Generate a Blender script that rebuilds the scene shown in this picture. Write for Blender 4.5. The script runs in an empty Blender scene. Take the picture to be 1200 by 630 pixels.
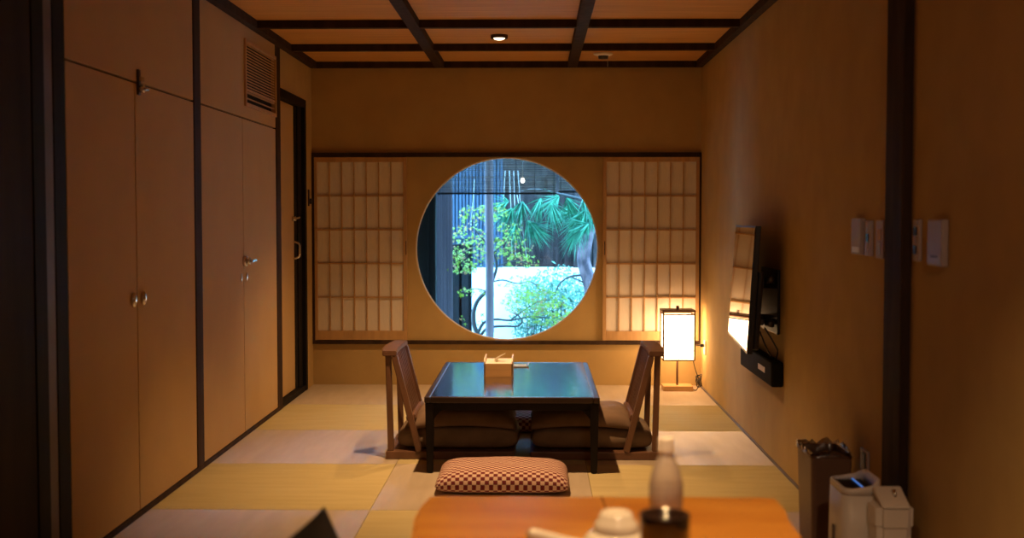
import bpy, bmesh, math, random
from mathutils import Vector, Matrix
PI = math.pi
S = bpy.context.scene
COL = S.collection
R = random.Random(7)

# ------------------------------------------------------------------ materials
def mat(name, col, rough=0.6, var=0.0, scale=8.0, stretch=(1, 1, 1), bump=0.0, bscale=60.0, metal=0.0, spec=0.5,
        col2=None, aniso=None, coat=0.0, kind='noise'):
    m = bpy.data.materials.new(name); m.use_nodes = True
    nt = m.node_tree; b = nt.nodes['Principled BSDF']
    b.inputs['Base Color'].default_value = (*col, 1)
    b.inputs['Roughness'].default_value = rough
    b.inputs['Metallic'].default_value = metal
    b.inputs['Specular IOR Level'].default_value = spec
    b.inputs['Coat Weight'].default_value = coat
    tc = nt.nodes.new('ShaderNodeTexCoord'); mp = nt.nodes.new('ShaderNodeMapping')
    mp.inputs['Scale'].default_value = stretch
    nt.links.new(tc.outputs['Object'], mp.inputs['Vector'])
    if var or col2:
        n = nt.nodes.new('ShaderNodeTexNoise'); n.inputs['Scale'].default_value = scale
        n.inputs['Detail'].default_value = 5
        nt.links.new(mp.outputs['Vector'], n.inputs['Vector'])
        r = nt.nodes.new('ShaderNodeValToRGB')
        c2 = col2 or tuple(max(0, c * (1 - var)) for c in col)
        c1 = col if col2 else tuple(min(1, c * (1 + var)) for c in col)
        r.color_ramp.elements[0].position = .35; r.color_ramp.elements[1].position = .65
        r.color_ramp.elements[0].color = (*c2, 1); r.color_ramp.elements[1].color = (*c1, 1)
        nt.links.new(n.outputs['Fac'], r.inputs['Fac'])
        nt.links.new(r.outputs['Color'], b.inputs['Base Color'])
    if bump:
        n2 = nt.nodes.new('ShaderNodeTexNoise'); n2.inputs['Scale'].default_value = bscale
        nt.links.new(mp.outputs['Vector'], n2.inputs['Vector'])
        bp = nt.nodes.new('ShaderNodeBump'); bp.inputs['Strength'].default_value = bump
        bp.inputs['Distance'].default_value = .004
        nt.links.new(n2.outputs['Fac'], bp.inputs['Height'])
        nt.links.new(bp.outputs['Normal'], b.inputs['Normal'])
    return m

def emit(name, col, k):
    m = bpy.data.materials.new(name); m.use_nodes = True
    nt = m.node_tree; b = nt.nodes['Principled BSDF']
    b.inputs['Base Color'].default_value = (.8, .75, .65, 1)
    b.inputs['Emission Color'].default_value = (*col, 1); b.inputs['Emission Strength'].default_value = k
    return m

def clear(name, tint=(1, 1, 1), gl=.08, rough=.0):
    m = bpy.data.materials.new(name); m.use_nodes = True
    nt = m.node_tree; nt.nodes.remove(nt.nodes['Principled BSDF'])
    t = nt.nodes.new('ShaderNodeBsdfTransparent'); t.inputs['Color'].default_value = (*tint, 1)
    g = nt.nodes.new('ShaderNodeBsdfGlossy'); g.inputs['Roughness'].default_value = rough
    f = nt.nodes.new('ShaderNodeFresnel'); f.inputs['IOR'].default_value = 1.3 + gl
    mx = nt.nodes.new('ShaderNodeMixShader')
    nt.links.new(f.outputs[0], mx.inputs[0]); nt.links.new(t.outputs[0], mx.inputs[1]); nt.links.new(g.outputs[0], mx.inputs[2])
    nt.links.new(mx.outputs[0], nt.nodes['Material Output'].inputs['Surface'])
    return m

def tatami(name, c1, c2, rough, along):
    m = mat(name, c1, rough, col2=c2, scale=3.0, stretch=(6, 1, 1) if along else (1, 6, 1))
    nt = m.node_tree; b = nt.nodes['Principled BSDF']
    tc = nt.nodes.new('ShaderNodeTexCoord'); w = nt.nodes.new('ShaderNodeTexWave')
    w.bands_direction = 'X' if along else 'Y'; w.inputs['Scale'].default_value = 70; w.inputs['Distortion'].default_value = .3
    nt.links.new(tc.outputs['Object'], w.inputs['Vector'])
    bp = nt.nodes.new('ShaderNodeBump'); bp.inputs['Strength'].default_value = .25; bp.inputs['Distance'].default_value = .002
    nt.links.new(w.outputs['Fac'], bp.inputs['Height']); nt.links.new(bp.outputs['Normal'], b.inputs['Normal'])
    tg = nt.nodes.new('ShaderNodeCombineXYZ'); tg.inputs[0 if along else 1].default_value = 1   # rush ribs scatter light across themselves
    nt.links.new(tg.outputs[0], b.inputs['Tangent']); b.inputs['Anisotropic'].default_value = .95
    if along: b.inputs['Specular IOR Level'].default_value = .9
    return m

def checker(name, a, c, n):
    m = mat(name, a, .85, spec=.2); nt = m.node_tree; b = nt.nodes['Principled BSDF']
    uv = nt.nodes.new('ShaderNodeUVMap'); ck = nt.nodes.new('ShaderNodeTexChecker')
    ck.inputs['Scale'].default_value = n; ck.inputs['Color1'].default_value = (*a, 1); ck.inputs['Color2'].default_value = (*c, 1)
    nt.links.new(uv.outputs[0], ck.inputs['Vector']); nt.links.new(ck.outputs['Color'], b.inputs['Base Color'])
    return m

M = {}
M['plaster'] = mat('plaster', (.50, .345, .145), .9, var=.05, scale=5, bump=.15, bscale=180, spec=.15)
M['panel_cloth'] = mat('panel_cloth', (.55, .365, .165), .8, var=.03, scale=3, bump=.06, bscale=250, spec=.2)
M['dark_wood'] = mat('dark_wood', (.045, .026, .018), .75, var=.3, scale=6, stretch=(3, 3, .5), spec=.15)
M['black_wood'] = mat('black_wood', (.012, .010, .010), .7, spec=.15, var=.3, scale=6, stretch=(3, 3, .5))
M['grey_strip'] = mat('grey_strip', (.17, .14, .14), .6, var=.1)
M['board'] = mat('board', (.045, .025, .012), .75, col2=(.016, .009, .005), spec=.2, scale=2.5, stretch=(2, 2, .35))
M['ceil'] = mat('ceiling_wood', (.74, .38, .110), .6, col2=(.60, .29, .075), scale=5, stretch=(.35, 9, 1), spec=.3)
M['shoji_wood'] = mat('shoji_wood', (.50, .30, .13), .55, var=.1, scale=10, stretch=(3, 3, .4))
M['paper'] = mat('paper', (.80, .73, .64), .9, var=.03, scale=40, stretch=(6, 1, .4), spec=.1)
M['tat_a'] = tatami('tatami_cross', (.60, .50, .255), (.55, .45, .22), .62, False)
M['tat_b'] = tatami('tatami_along', (.56, .47, .36), (.50, .415, .31), .50, True)  # same rush as the cross mats; daylight sheen put into its pinker colour
M['seam'] = mat('floor_seam', (.16, .11, .05), .9)
M['floor_wood'] = mat('floor_wood', (.16, .08, .035), .5, var=.2, scale=4, stretch=(6, .5, 1))
M['lacquer'] = mat('lacquer', (.006, .007, .010), .13, var=.3, scale=12, stretch=(.4, 6, 1), bump=.02, bscale=30, spec=1.0)
M['lacquer'].node_tree.nodes['Principled BSDF'].inputs['IOR'].default_value = 1.75
M['lacquer'].node_tree.nodes['Principled BSDF'].inputs['Coat Weight'].default_value = 1.0
M['lacquer'].node_tree.nodes['Principled BSDF'].inputs['Coat Roughness'].default_value = .12
M['lacq_edge'] = mat('lacquer_edge', (.028, .014, .010), .32, var=.2, scale=9)
M['lacq_leg'] = mat('lacquer_leg', (.012, .009, .008), .6, spec=.15, var=.2, scale=9)
M['chair_wood'] = mat('chair_wood', (.155, .074, .042), .45, var=.18, scale=9, stretch=(2, 2, .5))
M['cush_dark'] = mat('cushion_dark', (.20, .13, .088), .8, var=.12, scale=12, bump=.2, bscale=260, spec=.25)
M['cush_low'] = mat('cushion_brown', (.22, .155, .105), .8, var=.15, scale=9, bump=.2, bscale=260, spec=.25)
M['zabuton'] = checker('zabuton_check', (.17, .028, .035), (.70, .51, .41), 32)
M['box_wood'] = mat('box_wood', (.56, .32, .13), .5, var=.1, scale=7, stretch=(.6, 3, 4))
M['box_rim'] = mat('box_rim', (.74, .60, .45), .5)
M['white'] = mat('white_plastic', (.84, .79, .74), .4, var=.02)
M['plate'] = mat('switch_plate', (.44, .37, .36), .5, var=.02)
M['tissue'] = mat('tissue', (.85, .80, .70), .9)
M['ceramic'] = mat('ceramic', (.82, .78, .72), .12, var=.02, coat=.5)
M['metal'] = mat('metal', (.66, .64, .62), .25, metal=1.0, var=.05)
M['dark_metal'] = mat('dark_metal', (.09, .08, .075), .4, metal=.8, var=.05)
M['black'] = mat('black_plastic', (.012, .012, .013), .35, var=.1)
M['gap'] = mat('gap_black', (.004, .003, .003), .9)
M['matte_black'] = mat('matte_black', (.010, .010, .010), .8, var=.1, spec=.1)
M['screen'] = mat('tv_screen', (.008, .008, .009), .05, spec=1.0, coat=1.0)
M['lamp_paper'] = emit('lamp_paper', (1.0, .60, .29), 12.0)
M['lens'] = emit('downlight_lens', (1.0, .80, .55), 4.0)
M['brass_wood'] = mat('lamp_base_wood', (.55, .33, .13), .5, var=.1, scale=8, stretch=(.5, 3, 3))
M['thin_dark'] = mat('lamp_frame', (.10, .045, .02), .5)
M['bin'] = mat('bin_brown', (.23, .135, .085), .45, var=.06, scale=8)
M['bag'] = clear('bag_plastic', (.80, .74, .70), .6, .25)
M['blue_glow'] = emit('blue_glow', (.02, .30, 1.0), .45)
M['table_wood'] = mat('table_wood', (.60, .275, .050), .30, col2=(.46, .175, .028), scale=2.2, stretch=(1.2, 4.5, 1), spec=.5, coat=.25)
M['crack'] = mat('table_crack', (.16, .055, .012), .7)
def frosted(name, col, k):
    m = clear(name, (.92, .90, .90), .15, .05); nt = m.node_tree; out = nt.nodes['Material Output']
    src = out.inputs['Surface'].links[0].from_socket
    d = nt.nodes.new('ShaderNodeBsdfPrincipled'); d.inputs['Base Color'].default_value = (*col, 1); d.inputs['Roughness'].default_value = .2
    mx = nt.nodes.new('ShaderNodeMixShader'); mx.inputs[0].default_value = k
    nt.links.new(src, mx.inputs[1]); nt.links.new(d.outputs[0], mx.inputs[2]); nt.links.new(mx.outputs[0], out.inputs['Surface'])
    return m
M['bottle'] = frosted('bottle_plastic', (.86, .76, .71), .50)
M['water'] = frosted('bottle_label', (.82, .72, .68), .45)
M['cap'] = mat('bottle_cap', (.92, .87, .82), .45)
M['canister'] = mat('canister', (.022, .012, .010), .12, var=.3, coat=.5)
M['glass'] = clear('window_glass', (.97, .99, 1.0), .12, .0)
# garden
M['fence'] = mat('fence_wood', (.085, .055, .048), .8, col2=(.018, .013, .013), scale=5, stretch=(6, 1, .6), spec=.1)
M['white_wall'] = mat('garden_plaster', (.86, .87, .86), .9, var=.03)
M['corr'] = mat('blue_slats', (.028, .046, .075), .5, var=.2, scale=6, stretch=(5, 1, .5))
M['grey_board'] = mat('grey_board', (.15, .10, .11), .6, col2=(.07, .05, .06), scale=4, stretch=(16, 1, .2))
M['bark'] = mat('pine_bark', (.26, .15, .15), .9, col2=(.07, .042, .05), scale=22, stretch=(1, 1, .5), bump=.8, bscale=40)
M['pole'] = mat('pole_bark', (.26, .165, .17), .8, col2=(.17, .11, .115), scale=8, stretch=(1, 1, .3))
M['branch'] = mat('maple_branch', (.045, .035, .03), .7, var=.2)
def leafm(n, c):
    m = mat(n, c, .55, var=.3, scale=2.5, spec=.3); b = m.node_tree.nodes['Principled BSDF']
    return m
M['leaf'] = leafm('maple_leaf', (.19, .27, .012))
M['leaf_red'] = leafm('maple_leaf_red', (.34, .14, .03))
M['needle'] = mat('pine_needle', (.06, .30, .14), .5, col2=(.012, .10, .055), scale=16, spec=.3)
M['shrub'] = leafm('shrub_leaf', (.13, .26, .17))
M['bamboo'] = mat('bamboo', (.26, .23, .20), .7, var=.5, scale=3, stretch=(1, 1, 30))
M['rope'] = mat('rope', (.40, .36, .32), .9)
M['soil'] = mat('moss_soil', (.10, .11, .06), .95, var=.3, scale=6)

# ------------------------------------------------------------------ mesh helpers
class MB:
    def __init__(s): s.b = bmesh.new(); s.uv = None
    def box(s, x0, x1, y0, y1, z0, z1, bev=0.0, seg=2, mi=0):
        t = bmesh.new(); bmesh.ops.create_cube(t, size=1)
        for v in t.verts:
            v.co = Vector(((x0 + x1) / 2 + v.co.x * (x1 - x0), (y0 + y1) / 2 + v.co.y * (y1 - y0), (z0 + z1) / 2 + v.co.z * (z1 - z0)))
        if bev: bmesh.ops.bevel(t, geom=list(t.edges), offset=bev, segments=seg, affect='EDGES', profile=.6)
        s.merge(t, mi); return s
    def merge(s, t, mi=0, mtx=None):
        if mtx is not None: bmesh.ops.transform(t, matrix=mtx, verts=t.verts)
        bmesh.ops.recalc_face_normals(t, faces=t.faces)
        vm = {v: s.b.verts.new(v.co) for v in t.verts}
        for f in t.faces:
            try: nf = s.b.faces.new([vm[v] for v in f.verts]); nf.material_index = mi; nf.smooth = f.smooth
            except ValueError: pass
        t.free(); return s
    def bar(s, p, q, w, d, bev=0.003, mi=0, up=(0, 0, 1)):
        p = Vector(p); q = Vector(q); z = (q - p); L = z.length; z.normalize()
        u = Vector(up)
        if abs(z.dot(u)) > .98: u = Vector((0, 1, 0))
        x = u.cross(z).normalized(); y = z.cross(x)
        t = bmesh.new(); bmesh.ops.create_cube(t, size=1)
        for v in t.verts: v.co = Vector((v.co.x * w, v.co.y * d, v.co.z * L))
        if bev: bmesh.ops.bevel(t, geom=list(t.edges), offset=bev, segments=2, affect='EDGES')
        mt = Matrix((x, y, z)).transposed().to_4x4(); mt.translation = (p + q) / 2
        return s.merge(t, mi, mt)
    def tube(s, pts, r, n=8, mi=0, cap=True, res=0):
        pts = [Vector(p) for p in pts]
        rs = list(r) if isinstance(r, (list, tuple)) else [r] * len(pts)
        if res:
            P = [pts[0] * 2 - pts[1]] + pts + [pts[-1] * 2 - pts[-2]]; o = []; orr = []
            for i in range(1, len(P) - 2):
                for k in range(res):
                    t = k / res; a, b, c, d = P[i - 1], P[i], P[i + 1], P[i + 2]
                    o.append(.5 * ((2 * b) + (c - a) * t + (2 * a - 5 * b + 4 * c - d) * t * t + (3 * b - a - 3 * c + d) * t ** 3))
                    orr.append(rs[i - 1] * (1 - t) + rs[i] * t)
            o.append(pts[-1]); orr.append(rs[-1]); pts, rs = o, orr
        t = bmesh.new(); prev = None; rings = []
        for i, p in enumerate(pts):
            d = (pts[min(i + 1, len(pts) - 1)] - pts[max(i - 1, 0)])
            if d.length < 1e-9: d = Vector((0, 0, 1))
            d.normalize()
            if prev is None: u = Vector((1, 0, 0)) if abs(d.x) < .9 else Vector((0, 1, 0))
            else: u = prev
            u = (u - d * u.dot(d)).normalized(); prev = u; w = d.cross(u)
            rings.append([t.verts.new(p + (u * math.cos(2 * PI * k / n) + w * math.sin(2 * PI * k / n)) * rs[i]) for k in range(n)])
        for a, b in zip(rings, rings[1:]):
            for k in range(n):
                f = t.faces.new((a[k], a[(k + 1) % n], b[(k + 1) % n], b[k])); f.smooth = True
        if cap:
            t.faces.new(list(reversed(rings[0]))); t.faces.new(rings[-1])
        return s.merge(t, mi)
    def lathe(s, prof, c=(0, 0, 0), n=32, mi=0, closed=False):
        t = bmesh.new(); rings = []
        for r, z in prof:
            rings.append([t.verts.new((c[0] + max(r, 1e-4) * math.cos(2 * PI * k / n), c[1] + max(r, 1e-4) * math.sin(2 * PI * k / n), c[2] + z)) for k in range(n)])
        for a, b in zip(rings, rings[1:]):
            for k in range(n):
                f = t.faces.new((a[k], a[(k + 1) % n], b[(k + 1) % n], b[k])); f.smooth = True
        if not closed:
            t.faces.new(list(reversed(rings[0]))); t.faces.new(rings[-1])
        bmesh.ops.remove_doubles(t, verts=t.verts, dist=2e-4)
        return s.merge(t, mi)
    def prism(s, poly, axis, a, b, mi=0, bev=0.0, smooth=False):
        t = bmesh.new()
        def P(u, v, w): return {'x': (w, u, v), 'y': (u, w, v), 'z': (u, v, w)}[axis]
        A = [t.verts.new(P(u, v, a)) for u, v in poly]; B = [t.verts.new(P(u, v, b)) for u, v in poly]
        t.faces.new(A); t.faces.new(list(reversed(B)))
        for i in range(len(poly)):
            j = (i + 1) % len(poly); f = t.faces.new((A[i], B[i], B[j], A[j])); f.smooth = smooth
        bmesh.ops.recalc_face_normals(t, faces=t.faces)
        if bev: bmesh.ops.bevel(t, geom=list(t.edges), offset=bev, segments=2, affect='EDGES')
        return s.merge(t, mi)
    def build(s, name, mats, parent=None, mods=()):
        me = bpy.data.meshes.new(name); s.b.to_mesh(me); s.b.free()
        for m in (mats if isinstance(mats, (list, tuple)) else [mats]): me.materials.append(m)
        o = bpy.data.objects.new(name, me); COL.objects.link(o)
        if parent is not None: o.parent = parent
        return o

def thing(name, label, cat, loc=(0, 0, 0), rz=0, group=None):
    o = bpy.data.objects.new(name, None); COL.objects.link(o); o.empty_display_size = .05
    o.location = loc; o.rotation_euler = (0, 0, rz)
    return tag(o, label, cat, group)
def tag(o, label, cat, group=None, kind=None):
    o['label'] = label; o['category'] = cat
    if group: o['group'] = group
    if kind: o['kind'] = kind
    return o
def struct(o): o['kind'] = 'structure'; return o
def dup(root, loc, rz, label=None):
    r = root.copy(); COL.objects.link(r); r.location = loc; r.rotation_euler = (0, 0, rz)
    if label: r['label'] = label
    for c in list(root.children):
        d = c.copy(); COL.objects.link(d); d.parent = r
        for g in list(c.children):
            e = g.copy(); COL.objects.link(e); e.parent = d
    return r
def B(name, m, x0, x1, y0, y1, z0, z1, parent=None, bev=0.0):
    return MB().box(x0, x1, y0, y1, z0, z1, bev).build(name, m, parent)

# ------------------------------------------------------------------ room dimensions
XL, XR, YB, H = -1.646, 1.202, 8.891, 2.3215
YN = -1.6                      # wall behind the camera
TC = 2.366                     # underside of ceiling boards
XO = -2.30                     # outer face of the closets

# floor: half-size tatami mats laid in alternating directions
fl = MB()
xs = [XL - .10, -.704, .251, XR]; ys = [YB, 7.9456, 6.9906, 6.0356, 5.0806, 4.20]
fl.box(XO, XR + .1, YN - .1, YB + .05, -.08, -.006, mi=2)
for r in range(5):
    for c in range(3):
        g = .0012
        fl.box(xs[c] + g, xs[c + 1] - g, ys[r + 1] + g, ys[r] - g, -.006, 0, mi=(1 if (r + c) % 2 == 0 else 0))
fl.box(XO, XR, YN, 4.19, -.006, 0, mi=3)
struct(fl.build('floor', [M['tat_a'], M['tat_b'], M['seam'], M['floor_wood']]))

# ceiling boards and battens
struct(B('ceiling', M['ceil'], XO - .05, XR + .1, YN - .1, YB + .1, TC, TC + .05))
tn = [0]
def trim(m, *a, bev=.002):
    tn[0] += 1
    return struct(B('trim_%d' % tn[0], m, *a, bev=bev))
for x in (-.704, .262): trim(M['dark_wood'], x - .034, x + .034, YN, YB - .03, H - .001, TC)
for y in (8.0, 7.03, 6.06, 5.09, 4.12): trim(M['dark_wood'], XL, XR, y - .05, y - .002, H, TC)
trim(M['dark_wood'], XL, XR, YB - .035, YB, H, TC)
trim(M['dark_wood'], XL, XL + .045, 4.2, YB - .035, H - .004, TC)
trim(M['dark_wood'], XR - .045, XR, 4.12, YB - .035, H - .004, TC)

# right wall, front wall behind the camera, outer left wall
struct(B('wall_right', M['plaster'], XR, XR + .1, YN - .1, YB + .1, -.05, TC))
struct(B('wall_front', M['plaster'], XO, XR, YN - .1, YN, -.05, TC))
struct(B('wall_outer', M['plaster'], XO - .05, XO, YN - .1, YB + .1, -.05, TC))
# near-room left wall: dark boards
nb = MB()
for i in range(12):
    y0 = YN + i * (3.94 - YN) / 12; nb.box(XL - .05, XL, y0 + .002, y0 + (3.94 - YN) / 12 - .002, 0, TC, .003)
struct(nb.build('wall_left', M['board']))
trim(M['black_wood'], XL - .06, XL + .004, 3.94, 4.035, 0, TC)
trim(M['grey_strip'], XL - .06, XL + .001, 4.037, 4.11, 0, TC)
trim(M['black_wood'], XL - .06, XL + .004, 4.112, 4.160, 0, TC)
trim(M['black_wood'], XL - .06, XL + .001, 4.165, 4.222, 0, TC)
# post of the right wall
trim(M['dark_wood'], 1.170, XR, 3.905, 4.10, 0, TC, bev=.004)
# posts between the closets
trim(M['dark_wood'], XL - .06, XL + .004, 5.818, 5.930, 0, H)
trim(M['dark_wood'], XL - .06, XL + .004, 7.655, 7.785, 0, H)
# plinth strip along the closets and thin strip on the right wall
struct(B('baseboard_left', M['dark_wood'], XL - .03, XL + .006, 4.222, 7.785, 0, .022, bev=.002))
struct(B('baseboard_right', M['grey_strip'], XR - .008, XR, 4.10, YB, 0, .014, bev=.002))
# left wall around the inner door
wl = MB()
wl.box(XL - .12, XL, 8.60, YB, 0, H); wl.box(XL - .12, XL, 7.785, 8.60, 2.06, H)
wl.box(XL - .12, XL - .02, 7.70, 7.785, 0, H)
struct(wl.build('wall_left', M['plaster']))
# door frame and door
dr = struct(B('door_1', M['panel_cloth'], XL - .060, XL - .030, 7.787, 8.36, .045, 2.00, bev=.003))
st = MB(); st.box(XL - .062, XL - .026, 8.362, 8.44, .045, 2.00, .003)
st.build('door_stile', M['black_wood'], dr)
hd = MB(); hd.tube([(XL - .03, 8.34, 1.068), (XL + .008, 8.34, 1.050), (XL + .012, 8.34, 1.005), (XL + .008, 8.34, .965), (XL - .03, 8.34, .948)], .008, 8, res=4)
hd.build('door_handle', M['metal'], dr)
lk = MB(); lk.tube([(XL - .03, 8.30, 1.225), (XL - .005, 8.30, 1.225)], .016, 12); lk.bar((XL - .004, 8.28, 1.225), (XL + .008, 8.37, 1.235), .012, .012)
lk.build('door_lock', M['metal'], dr)
fr = MB()
fr.box(XL - .12, XL + .008, 8.575, 8.635, 0, 2.065, .003); fr.box(XL - .12, XL + .008, 7.787, 8.575, 2.008, 2.065, .003)
fr.box(XL - .12, XL - .018, 8.445, 8.575, 0, 2.008, .003); fr.box(XL - .12, XL + .004, 7.787, 8.575, 0, .040, .003)
tn[0] += 1; struct(fr.build('trim_%d' % tn[0], M['black_wood']))
B('door_backing', M['gap'], XL - .14, XL - .121, 7.70, 8.60, 0, 2.06, dr)
# small latch plate on the wall strip beside the door
hk = MB(); hk.box(XL, XL + .010, 8.715, 8.745, 1.315, 1.435, .003); hk.box(XL + .010, XL + .03, 8.724, 8.736, 1.33, 1.37, .003)
tag(hk.build('latch_plate', M['dark_metal']), 'small dark metal latch plate on the narrow wall strip right of the inner door', 'latch')

# ------------------------------------------------------------------ closets
def oval(mb, x, y, z, w, h, t):
    tt = bmesh.new(); bmesh.ops.create_uvsphere(tt, u_segments=16, v_segments=10, radius=1)
    for f in tt.faces: f.smooth = True
    bmesh.ops.transform(tt, matrix=Matrix.Diagonal((t, w, h, 1)), verts=tt.verts)
    bmesh.ops.transform(tt, matrix=Matrix.Translation((x, y, z)), verts=tt.verts)
    mb.merge(tt)
def closet(y0, y1, ys_, label, zs=1.795, kz=.904, vent=None):
    c = thing('closet', label, 'closet', (XL, (y0 + y1) / 2, 0))
    yo = (y0 + y1) / 2
    def loc(o): o.location = (-XL, -yo, 0); return o
    g = .0045
    MB().box(XO + .01, XL - .022, y0, y1, .0, H).build('body', M['gap'], c).location = (-XL, -yo, 0)
    if vent is None:
        loc(B('upper_door', M['panel_cloth'], XL - .021, XL, y0 + g, y1 - g, zs + g, H - .004, c, .002))
    else:
        v0, v1, vz0, vz1 = vent
        u = MB(); z0 = zs + g; z1 = H - .004
        u.box(XL - .021, XL, y0 + g, v0, z0, z1); u.box(XL - .021, XL, v0, v1, z0, vz0); u.box(XL - .021, XL, v0, v1, vz1, z1); u.box(XL - .021, XL, v1, y1 - g, z0, z1)
        loc(u.build('upper_panel', M['panel_cloth'], c))
        f = MB(); w = .022
        f.box(XL - .02, XL + .012, v0, v1, vz0, vz0 + w, .003); f.box(XL - .02, XL + .012, v0, v1, vz1 - w, vz1, .003)
        f.box(XL - .02, XL + .012, v0, v0 + w, vz0 + w, vz1 - w, .003); f.box(XL - .02, XL + .012, v1 - w, v1, vz0 + w, vz1 - w, .003)
        fo = loc(f.build('vent_frame', M['shoji_wood'], c))
        s = MB(); n = 15; zz0 = vz0 + w + .085
        for i in range(n):
            z = zz0 + (vz1 - w - zz0) * (i + .5) / n
            s.box(XL - .001, XL + .003, v0 + w, v1 - w, z - .0033, z + .0033)
        for zq in (vz0 + w + .028, vz0 + w + .060): s.bar((XL - .004, v0 + w, zq), (XL - .004, v1 - w, zq), .012, .006, .001)
        s.box(XL - .008, XL + .006, v0 + w, v1 - w, zz0 - .018, zz0 - .004, .001)
        s.build('vent_slats', M['shoji_wood'], fo)
    for a, b, sgn in ((y0 + g, ys_ - g, 1), (ys_ + g, y1 - g, -1)):
        d = loc(B('door', M['panel_cloth'], XL - .021, XL, a, b, .026, zs - g, c, .002))
        k = MB(); ky = ys_ - .062 if sgn > 0 else ys_ + .062
        if vent is None: oval(k, XL + .006, ky, kz, .022, .030, .012)
        else: oval(k, XL + .003, ky + sgn * .0, kz, .014, .026, .005)
        k.build('knob', M['metal'], d)
    return c
c1 = closet(4.224, 5.816, 4.961, 'large tan closet nearest the viewer with steel latch on its top flap')
l = MB(); l.box(0, .010, -.014, .014, -.055, .050, .003)
lo = l.build('latch', M['dark_metal'], c1); lo.location = (0.0, 5.0 - 5.02, 1.80)
l = MB(); l.box(.010, .026, -.012, .012, .0, .018, .003); l.tube([(.01, .0, -.03), (.032, .0, -.03)], .015, 12); l.box(.026, .038, -.006, .034, -.036, -.024, .003)
l.build('latch_knob', M['metal'], lo)
c2 = closet(5.932, 7.653, 6.785, 'tan closet with a louvred vent above its doors and a chrome lock', vent=(6.835, 7.640, 1.865, 2.245), kz=.90)
l = MB(); l.tube([(0, 0, 0), (.02, 0, 0)], .030, 16); l.tube([(.02, 0, 0), (.04, 0, 0)], .020, 16); l.bar((.045, -.01, 0), (.05, .075, .004), .022, .012, .004)
lo = l.build('lock', M['metal'], c2); lo.location = (0.0, 6.785 - (5.932 + 7.653) / 2, .992)

# ------------------------------------------------------------------ back wall with the round window
CX, CZ, CR = -.2155, 1.0015, .672
wb = MB()
def ringwall(mb, y0, y1, x0, x1, z0, z1, n=160):
    t = bmesh.new(); A = []; Bq = []
    for k in range(n):
        a = 2 * PI * k / n; dx, dz = math.cos(a), math.sin(a)
        tx = ((x1 - CX) / dx if dx > 1e-9 else (x0 - CX) / dx if dx < -1e-9 else 1e9)
        tz = ((z1 - CZ) / dz if dz > 1e-9 else (z0 - CZ) / dz if dz < -1e-9 else 1e9)
        tt = min(tx, tz)
        A.append((CX + CR * dx, CZ + CR * dz)); Bq.append((CX + tt * dx, CZ + tt * dz))
    vs = [[t.verts.new((p[0], y, p[1])) for p in L] for y in (y0, y1) for L in (A, Bq)]
    a0, b0, a1, b1 = vs
    for k in range(n):
        j = (k + 1) % n
        t.faces.new((a0[k], a0[j], b0[j], b0[k])); t.faces.new((a1[k], b1[k], b1[j], a1[j]))
        f = t.faces.new((a0[k], a1[k], a1[j], a0[j])); f.smooth = True
        t.faces.new((b0[k], b0[j], b1[j], b1[k]))
    mb.merge(t)
hs = .6735
ringwall(wb, YB, YB + .035, CX - hs, CX + hs, CZ - hs, CZ + hs)
wb.box(XO, CX - hs, YB, YB + .06, -.05, TC); wb.box(CX + hs, XR + .1, YB, YB + .06, -.05, TC)
wb.box(CX - hs, CX + hs, YB, YB + .06, -.05, CZ - hs); wb.box(CX - hs, CX + hs, YB, YB + .06, CZ + hs, TC)
struct(wb.build('wall_back', M['plaster']))
trim(M['dark_wood'], XL, XR, YB - .030, YB, 1.674, 1.706)
trim(M['dark_wood'], XL, XR, YB - .030, YB, .302, .329)
trim(M['dark_wood'], XL, XL + .018, YB - .030, YB, .329, 1.674)
trim(M['dark_wood'], XR - .012, XR, YB - .030, YB, .329, 1.674)
# round window: rim and pane
rm = MB(); t = []
for k in range(97):
    a = 2 * PI * k / 96; t.append((CX + (CR - .003) * math.cos(a), YB + .030, CZ + (CR - .003) * math.sin(a)))
rm.tube(t, .006, 6, cap=False)
w1 = struct(rm.build('window_1', M['white']))
gl = MB(); gl.prism([(CX + (CR + .02) * math.cos(2 * PI * k / 96), CZ + (CR + .02) * math.sin(2 * PI * k / 96)) for k in range(96)], 'y', YB + .040, YB + .044)
gl.build('pane', M['glass'], w1)
# shoji
def shoji(n, x0, x1, stile_l, stile_r):
    z0, z1 = .331, 1.672; y0, y1 = YB - .028, YB - .004
    f = MB(); f.box(x0, x0 + stile_l, y0, y1, z0, z1, .002); f.box(x1 - stile_r, x1, y0, y1, z0, z1, .002)
    f.box(x0 + stile_l, x1 - stile_r, y0, y1, z0 + .002, .400, .002); f.box(x0 + stile_l, x1 - stile_r, y0, y1, 1.637, z1, .002)
    r = struct(f.build('window_%d' % n, M['shoji_wood']))
    a, b = x0 + stile_l, x1 - stile_r
    g = MB()
    for i in range(1, 7): x = a + (b - a) * i / 7; g.box(x - .004, x + .004, y0 + .007, y0 + .019, .400, 1.637)
    for i in range(1, 5): z = .400 + (1.637 - .400) * i / 5; g.box(a, b, y0 + .005, y0 + .019, z - .005, z + .005)
    g.build('lattice', M['shoji_wood'], r)
    B('shoji_paper', M['paper'], a - .004, b + .004, y0 + .0192, y0 + .0205, .395, 1.642, r)
    return r
s1 = shoji(2, -1.627, -.948, .020, .026)
s2 = shoji(3, .486, 1.189, .026, .024)
MB().box(-.957, -.951, YB - .030, YB - .026, .96, 1.06, .001).build('finger_pull', M['dark_wood'], s1)
MB().box(.497, .503, YB - .030, YB - .026, .96, 1.06, .001).build('finger_pull', M['dark_wood'], s2)

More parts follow.
